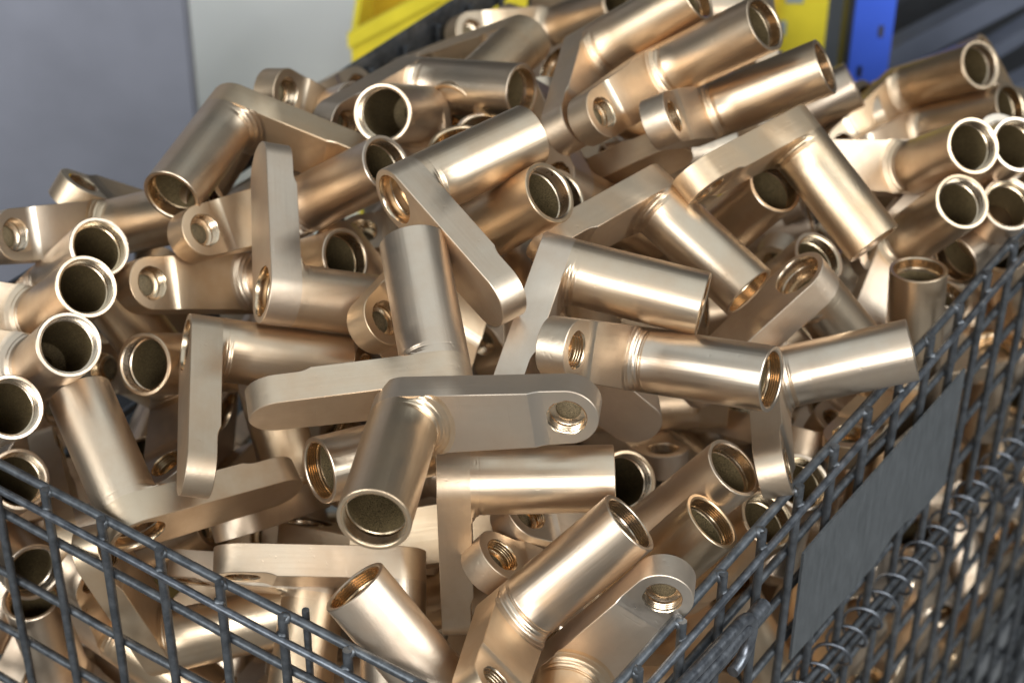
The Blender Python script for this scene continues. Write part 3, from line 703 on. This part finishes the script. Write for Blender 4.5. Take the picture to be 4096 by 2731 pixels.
    ('bronze lever fitting buried under the others, hardly anything of it showing', (4085, 6511, 4502), (8486, 1206, -2439, 4537)),
    ('bronze lever piece left of the upright arm and below the big dull tube', (-2545, 5829, 5791), (6141, -3443, 6361, 3157)),
    ('bronze lever piece left of the arm hanging straight down and below the upright arm', (-2466, 4315, 5028), (2222, -6189, 753, 7496)),
    ('bronze lever fitting buried under the others, hardly anything of it showing', (4729, 7768, 2957), (5199, 1389, -5482, 6402)),
    ('bronze lever piece right of the highest right-hand mouth and right of the broad sloping arm', (4071, 8182, 5683), (0, -9949, 496, 876)),
    ('bronze lever fitting buried under the others, hardly anything of it showing', (2412, 5745, 3276), (3354, -5214, 5113, -5952)),
    ('bronze lever piece right of the middle parallel tube and above the lowest parallel tube', (1996, 8449, 6343), (4921, 4788, -5294, -4984)),
    ('bronze lever fitting buried under the others, hardly anything of it showing', (3525, 6820, 1934), (2420, 2662, 7637, -5361)),
    ('bronze lever fitting buried under the others, hardly anything of it showing', (2595, 5352, 1702), (4906, 2605, -5496, 6240)),
    ('bronze lever fitting buried under the others, hardly anything of it showing', (-4227, 3217, 3336), (1945, 8297, 1437, 5032)),
    ('bronze lever piece below the topmost lever and left of the highest parallel tube', (-261, 9158, 4721), (2678, -7013, -3875, -5350)),
    ('bronze lever piece below the dull leaning tube and left of the central crosswise lever', (-2033, 3437, 4590), (1832, -3399, 8598, 3341)),
    ('bronze lever piece right of the cluster of four mouths and below the highest right-hand mouth', (4399, 8437, 4452), (3119, -2770, 982, 9035)),
    ('bronze lever fitting buried under the others, hardly anything of it showing', (4231, 7823, 1243), (9473, 1478, 2730, 797)),
    ('bronze lever fitting buried under the others, hardly anything of it showing', (4083, 8698, 500), (9593, -7, 5, -2822)),
    ('bronze lever piece above the ribbed level tube and right of the central crosswise lever', (60, 4927, 4370), (4837, 1464, -6921, 5154)),
]
PARTS = lever_meshes()

def make_lever():
    root = bpy.data.objects.new("bronze_lever", None)
    COL.objects.link(root)
    root.empty_display_size = .02
    for nm, me, subs in PARTS:
        p = mesh_obj(nm, me, root)
        for sn, sm in subs:
            mesh_obj(sn, sm, p)
    return root

def copy_tree(o, parent=None):
    c = o.copy()
    COL.objects.link(c)
    c.parent = parent
    for ch in list(o.children):
        copy_tree(ch, c)
    return c

proto = make_lever()
kids = {}
for i, (lab, loc, q) in enumerate(LEVERS):
    o = proto if i == 0 else None
    if o is None:
        o = proto.copy(); COL.objects.link(o)
        for nm, me, subs in PARTS:
            p = mesh_obj(nm, me, o)
            for sn, sm in subs:
                mesh_obj(sn, sm, p)
    o.location = [x / 1e4 for x in loc]
    o.rotation_mode = 'QUATERNION'
    o.rotation_quaternion = Quaternion([x / 1e4 for x in q]).normalized()
    o['label'] = lab
    o['category'] = 'metal fitting'
    o['group'] = 'bronze lever fittings heaped in the wire basket'

# ---------------------------------------------------------------- the wire basket
RIM = .60
AZ = .59865
E1 = Vector((-math.cos(AZ), math.sin(AZ), 0))           # along the left-hand side
E2 = Vector((math.sin(AZ), math.cos(AZ), 0))            # along the right-hand side
WU, WV = .575, 1.0
def bp_(u, v, z):
    return E1 * u + E2 * v + Vector((0, 0, RIM + z))
rng = random.Random(4)
basket = bpy.data.objects.new("wire_basket", None)
COL.objects.link(basket)
basket['label'] = "grey galvanised wire mesh basket heaped to overflowing with bronze fittings"
basket['category'] = "wire basket"
RW = .0031
def wire(name, pts, r=RW, mat=None, parent=None, n=10):
    bm = bmesh.new()
    tube_bm(bm, pts, r, n)
    return mesh_obj(name, finish(bm, name, mat or M_WIRE, math.radians(50)), parent or basket)
def wavy(a, b, amp=.0008, n=14):
    a, b = Vector(a), Vector(b)
    out = []
    ph = rng.random() * 6
    for i in range(n + 1):
        s = i / n
        out.append(a.lerp(b, s) + Vector((0, 0, amp * math.sin(ph + s * 9) + amp * .6 * math.sin(ph * 2 + s * 21))))
    return out
# left-hand side (plane v = 0, outside is v < 0)
for k in range(12):
    u = .0 + .05 * k
    j = rng.uniform(-.001, .001)
    wire("vertical_wire", [bp_(u, 0, .0035 + j), bp_(u, 0, -.28), bp_(u + j, 0, -.82)])
wire("rim_rod", wavy(bp_(-.006, -.0048, -.0125), bp_(WU + .006, -.0048, -.0125), .0005), .0027, M_RIMW)
wire("rim_rod", wavy(bp_(0, .0050, -.0005), bp_(WU, .0050, -.0005), .0007), .0031)
for z in [-.047 - .06 * i for i in range(13)]:
    wire("horizontal_wire", wavy(bp_(0, .0050, z), bp_(WU, .0050, z)))
wire("vertical_wire", [bp_(.1895, .0095, .006), bp_(.1895, .0095, -.25)], .0024)
# right-hand side (plane u = 0, outside is u < 0): drop gate above, fixed panel below
for k in range(20):
    v = .035 + .05 * k
    j = rng.uniform(-.0012, .0012)
    zl = -.222 - .10 * max(0, v - .34)
    wire("vertical_wire", [bp_(0, v, .0035 + j), bp_(j, v, zl)])
    wire("vertical_wire", [bp_(0, v + .026, zl - .012), bp_(0, v + .026, -.82)])
wire("rim_rod", wavy(bp_(-.0048, -.006, -.0125), bp_(-.0048, WV, -.0125), .0006), .0028, M_RIMW)
wire("rim_rod", wavy(bp_(.0050, 0, -.0005), bp_(.0050, WV, -.0005), .0008), .0033)
for z in (-.050, -.092, -.142, -.187):
    wire("horizontal_wire", wavy(bp_(.0050, .0, z), bp_(.0050, WV, z - .02)))
for z in [-.275 - .05 * i for i in range(11)]:
    wire("horizontal_wire", wavy(bp_(.0050, .0, z), bp_(.0050, WV, z - .005)))
# weld blobs at the rim crossings
def blob(p, r):
    bm = bmesh.new()
    bmesh.ops.create_icosphere(bm, subdivisions=2, radius=r)
    for v in bm.verts:
        v.co = Vector(p) + v.co * (1 + rng.uniform(-.18, .18))
    mesh_obj("weld_bead", finish(bm, "weld_bead", M_WIRE, math.radians(180)), basket)
for k in range(12):
    blob(bp_(.05 * k, .0022, -.0005), .0042)
    blob(bp_(.05 * k, -.0022, -.0125), .0038)
for k in range(20):
    blob(bp_(.0022, .035 + .05 * k, -.0005), .0044)
    blob(bp_(-.0022, .035 + .05 * k, -.0125), .0038)
# hinge: two long rods wound together by a coil
def hz(v): return -.2215 - .103 * max(-.2, v - .34)
for du, dz in ((-.004, .007), (-.001, -.001), (-.004, -.008)):
    wire("hinge_rod", [bp_(du, v, hz(v) + dz) for v in (.0, .2, .34, .5, .65, WV)], .0027)
bm = bmesh.new()
pts = []
turns = 36; v0, v1 = .02, WV - .02
for i in range(turns * 16 + 1):
    s = i / (turns * 16)
    v = v0 + (v1 - v0) * s
    a = 2 * PI * turns * s
    pts.append(bp_(-.003 + .0135 * math.cos(a), v, hz(v) + .0135 * math.sin(a)))
tube_bm(bm, pts, .0014, 7)
mesh_obj("hinge_coil", finish(bm, "hinge_coil", M_RIMW, math.radians(60)), basket)
# sheet-metal plate wired to the gate
bm = bmesh.new()
cols = [0, .08, .2, .35, .5, .62, .66, .70, .85, 1.0]
top, botl = [], []
for s in cols:
    v = .291 + .262 * s
    zt = -.0565 - .008 * s + rng.uniform(-.0006, .0006)
    zb = -.1575 - .022 * s + (.010 if .61 < s < .71 else 0)
    top.append((v, zt)); botl.append((v, zb))
fr = [bm.verts.new(bp_(-.0065, v, z)) for v, z in top] + [bm.verts.new(bp_(-.0065, v, z)) for v, z in botl[::-1]]
bk = [bm.verts.new(bp_(-.0045, v, z)) for v, z in top] + [bm.verts.new(bp_(-.0045, v, z)) for v, z in botl[::-1]]
bm.faces.new(fr); bm.faces.new(bk[::-1])
for k in range(len(fr)):
    bm.faces.new((fr[k], fr[(k + 1) % len(fr)], bk[(k + 1) % len(fr)], bk[k]))
mesh_obj("sheet_plate", finish(bm, "sheet_plate", M_PLATE), basket)
# latch hook on the gate
def arc(c, a, b, r, a0, a1, n=8):
    return [Vector(c) + a * (r * math.cos(a0 + (a1 - a0) * i / n)) + b * (r * math.sin(a0 + (a1 - a0) * i / n)) for i in range(n + 1)]
hk = [bp_(-.0135, -.01, -.0225), bp_(-.0135, .10, -.0262), bp_(-.0135, .178, -.0335)]
hk += [bp_(-.0135, .186 + .0195 * math.sin(a), -.0545 + .0205 * math.cos(a)) for a in [0.15 + i * .3 for i in range(10)]]
hk += [bp_(-.0135, .184, -.0745)]
wire("latch_hook", hk, .0042, M_RIMW, n=14)
wire("latch_bar", [bp_(-.0115, -.01, -.0425), bp_(-.0115, .208, -.0490), bp_(-.0105, .226, -.0505)], .0056, M_RIMW, n=14)
hk = [bp_(-.010, .70, -.300), bp_(-.010, .73, -.305)] + [bp_(-.010, .735 + .014 * math.sin(a), -.322 + .014 * math.cos(a)) for a in [i * .4 for i in range(13)]]
wire("latch_hook", hk, .0034, M_RIMW)
# far sides
for k in range(20):
    v = .02 + .05 * k
    wire("vertical_wire", [bp_(WU, v, .0), bp_(WU, v, -.82)])
for k in range(11):
    u = .03 + .05 * k
    wire("vertical_wire", [bp_(u, WV, -.14), bp_(u, WV, -.82)])
for z in (-.06, -.16, -.26, -.36, -.46, -.56, -.66, -.76):
    wire("horizontal_wire", [bp_(WU - .005, 0, z), bp_(WU - .005, WV, z)])
    if z < -.14: wire("horizontal_wire", [bp_(0, WV - .005, z), bp_(WU, WV - .005, z)])
def flat(name, a, b, c, d, th):
    bm = bmesh.new()
    f = [Vector(x) for x in (a, b, c, d)]
    nrm = (f[1] - f[0]).cross(f[3] - f[0]).normalized() * th
    A = [bm.verts.new(x) for x in f]; B = [bm.verts.new(x + nrm) for x in f]
    bm.faces.new(A); bm.faces.new(B[::-1])
    for k in range(4):
        bm.faces.new((A[k], A[(k + 1) % 4], B[(k + 1) % 4], B[k]))
    return mesh_obj(name, finish(bm, name, M_WIRE), basket)
flat("rim_band", bp_(WU + .004, -.004, .012), bp_(WU + .004, WV, .012), bp_(WU + .004, WV, -.022), bp_(WU + .004, -.004, -.022), .003)
wire("rim_rod", [bp_(0, WV + .004, -.14), bp_(WU, WV + .004, -.14)], .003)
for u, v in ((0, 0), (WU, 0), (0, WV), (WU, WV)):
    wire("corner_post", [bp_(u - (.004 if u == 0 else -.004), v - (.004 if v == 0 else -.004), -.006), bp_(u - (.004 if u == 0 else -.004), v - (.004 if v == 0 else -.004), -.848)], .005)
bm = bmesh.new()
vs = [bm.verts.new(bp_(*c)) for c in ((.0, .0, -.545), (WU, 0, -.545), (WU, WV, -.545), (0, WV, -.545))]
vt = [bm.verts.new(v.co + Vector((0, 0, .002))) for v in vs]
bm.faces.new(vs); bm.faces.new(vt[::-1])
for k in range(4): bm.faces.new((vs[k], vs[(k + 1) % 4], vt[(k + 1) % 4], vt[k]))
mesh_obj("base_sheet", finish(bm, "base_sheet", M_PLATE), basket)

# ---------------------------------------------------------------- background
def thing_box(name, lo, hi, mat, bev=.0, rot=0.0, origin=(0, 0, 0), parent=None):
    bm = bmesh.new()
    mtx = Matrix.Translation(Vector(origin)) @ Matrix.Rotation(rot, 4, 'Z')
    box_bm(bm, lo, hi, bev, mtx)
    return mesh_obj(name, finish(bm, name, mat, math.radians(40) if bev else None), parent)
def tag(o, label, cat, group=None):
    o['label'] = label; o['category'] = cat
    if group: o['group'] = group
bm = bmesh.new()
vs = [bm.verts.new(c) for c in ((-6, -4, -.25), (6, -4, -.25), (6, 9, -.25), (-6, 9, -.25))]
bm.faces.new(vs)
fl = mesh_obj("floor", finish(bm, "floor", M_FLOOR)); fl['kind'] = 'structure'
# blue-grey cabinet on the left
cab = bpy.data.objects.new("steel_partition", None); COL.objects.link(cab); cab.location = (-.9, 1.21, 0)
tag(cab, "blue-grey painted steel panel standing behind the left end of the basket", "panel")
def cpart(name, lo, hi, mat, bev):
    o = thing_box(name, lo, hi, mat, bev); o.parent = cab; o.matrix_parent_inverse = Matrix.Translation(-cab.location)
    return o
cpart("side_panel", (-1.5, 1.2, .08), (-.384, 1.222, 1.25), M_CAB, .004)
cpart("plinth", (-1.48, 1.203, -.25), (-.40, 1.219, .08), M_DARK, .002)
# white panel behind
wp = thing_box("white_panel", (-.75, 0, .14), (.02, .03, 1.15), M_WHITE, .004)
wp.location = (0, 1.20, -.015); wp.rotation_euler = (math.radians(-68), 0, 0)
tag(wp, "plain white board leaning back behind the heap, left of the yellow bin", "panel")
for lx in (-.70, -.02):
    o = thing_box("leg", (lx - .012, 1.335, -.25), (lx + .012, 1.36, .062), M_DARK)
    bpy.context.view_layer.update()
    o.parent = wp; o.matrix_parent_inverse = wp.matrix_world.inverted()
# yellow bins
def yellow_bin(lab, origin, outline, d, th=.007):
    """outline: (x, z) points of the long side that faces the basket; the other walls follow from it"""
    t = bpy.data.objects.new("yellow_bin", None); COL.objects.link(t)
    t.location = origin
    tag(t, lab, "storage bin", "yellow plastic bins behind the heap")
    def slab(name, pts, y0, y1, mat):
        bm = bmesh.new()
        A = [bm.verts.new((x, y0, z)) for x, z in pts]; B = [bm.verts.new((x, y1, z)) for x, z in pts]
        bm.faces.new(A); bm.faces.new(B[::-1])
        for k in range(len(pts)):
            bm.faces.new((A[k], A[(k + 1) % len(pts)], B[(k + 1) % len(pts)], B[k]))
        me = finish(bm, name, mat)
        return mesh_obj(name, me, t)
    w = max(x for x, z in outline); zl = outline[1][1]; zh = max(z for x, z in outline)
    slab("side_wall", outline, 0, th, M_YEL)
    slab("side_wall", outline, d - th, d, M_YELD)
    thing_box("front_wall", (0, th + .0005, -.25), (th, d - th - .0005, zl), M_YEL, parent=t)
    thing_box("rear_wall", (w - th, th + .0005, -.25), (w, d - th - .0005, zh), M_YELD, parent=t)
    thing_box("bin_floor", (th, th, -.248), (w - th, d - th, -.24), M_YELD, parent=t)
    up = [(x, z) for x, z in outline if z > zl * .5]
    lip = [(x - .003, z + .003) for x, z in up] + [(x - .003, z - .014) for x, z in up[::-1]]
    slab("lip", lip, -.008, -.0005, M_YEL)
    thing_box("ledge", (.004, -.010, zl - .050), (w - .004, -.0008, zl - .026), M_YEL, .002, parent=t)
    for k in range(3):
        thing_box("rib", ((.03 + .04 * k), -.0075, .02), ((.037 + .04 * k), -.0006, zl - .053), M_YELD, parent=t)
    return t
yellow_bin("yellow plastic bin with a sloping side, next to the white board", (-.212, 1.25, .0), [(0, -.25), (0, .393), (.10, .452), (.33, .50), (.33, -.25)], .26)
yb = yellow_bin("yellow plastic bin left of the blue rack post, grey stickers on its face", (.16, 1.34, .0), [(0, -.25), (0, .50), (.02, .52), (.175, .52), (.175, -.25)], .22)
for x, z, w, h in ((.100, .350, .028, .018), (.118, .310, .026, .014), (.125, .392, .020, .020)):
    thing_box("sticker", (x, -.0022, z), (x + w, -.0004, z + h), M_LABEL, parent=yb)
# blue rack post with punched slots (real holes between straps)
post = bpy.data.objects.new("rack_post", None); COL.objects.link(post); post.location = (.345, 1.2, 0)
tag(post, "blue pallet rack post with two rows of slots behind the heap", "rack post")
def ppart(name, lo, hi, mat, bev=0.0):
    o = thing_box(name, lo, hi, mat, bev); o.parent = post; o.matrix_parent_inverse = Matrix.Translation(-post.location); return o
ppart("side_flange", (.3330, 1.2, -.25), (.3400, 1.235, 1.0), M_DARK, .001)
bm = bmesh.new()
xs = [.3402, .350, .356, .368, .374, .384]
zs = [-.25]
z = -.23
while z < 1.0:
    zs += [z, z + .016]; z += .05
zs.append(1.0)
grid = {}
def gv(i, j):
    if (i, j) not in grid: grid[(i, j)] = bm.verts.new((xs[i], 1.2, zs[j]))
    return grid[(i, j)]
for i in range(5):
    for j in range(len(zs) - 1):
        slot = (i == 1 and j % 4 == 1) or (i == 3 and j % 4 == 3)
        if not slot:
            bm.faces.new((gv(i, j), gv(i + 1, j), gv(i + 1, j + 1), gv(i, j + 1)))
fc = bmesh.ops.extrude_face_region(bm, geom=list(bm.faces))
for v in [e for e in fc['geom'] if isinstance(e, bmesh.types.BMVert)]: v.co.y += .004
o = mesh_obj("slotted_face", finish(bm, "slotted_face", M_BLUE)); o.parent = post; o.matrix_parent_inverse = Matrix.Translation(-post.location)
ppart("side_flange", (.3805, 1.2045, -.25), (.384, 1.26, 1.0), M_BLUE, .001)
# dark shelving to the right
sh = bpy.data.objects.new("storage_rack", None); COL.objects.link(sh); sh.location = (.7, 1.5, 0)
tag(sh, "dark steel rack with slanting grey rails behind the right end of the basket", "rack")
def spart(name, a, b, w, mat):
    bm = bmesh.new(); a, b = Vector(a), Vector(b)
    d = (b - a).normalized(); s = d.cross(Vector((0, 1, 0))).normalized() * w / 2
    f = [a - s, b - s, b + s, a + s]
    A = [bm.verts.new(x) for x in f]; B = [bm.verts.new(x + Vector((0, .03, 0))) for x in f]
    bm.faces.new(A); bm.faces.new(B[::-1])
    for k in range(4): bm.faces.new((A[k], A[(k + 1) % 4], B[(k + 1) % 4], B[k]))
    o = mesh_obj(name, finish(bm, name, mat)); o.parent = sh; o.matrix_parent_inverse = Matrix.Translation(-sh.location); return o
o = thing_box("back_sheet", (.386, 1.45, -.25), (1.4, 1.47, 1.1), M_DARK); o.parent = sh; o.matrix_parent_inverse = Matrix.Translation(-sh.location)
spart("rail", (.39, 1.33, .305), (.62, 1.33, .452), .030, M_GREYST)
spart("rail", (.43, 1.30, .275), (.66, 1.30, .452), .016, M_GREYST)
spart("rail", (.46, 1.25, .265), (.72, 1.25, .425), .034, M_GREYST)
spart("rail", (.39, 1.36, .37), (.56, 1.36, .470), .012, M_DARK)
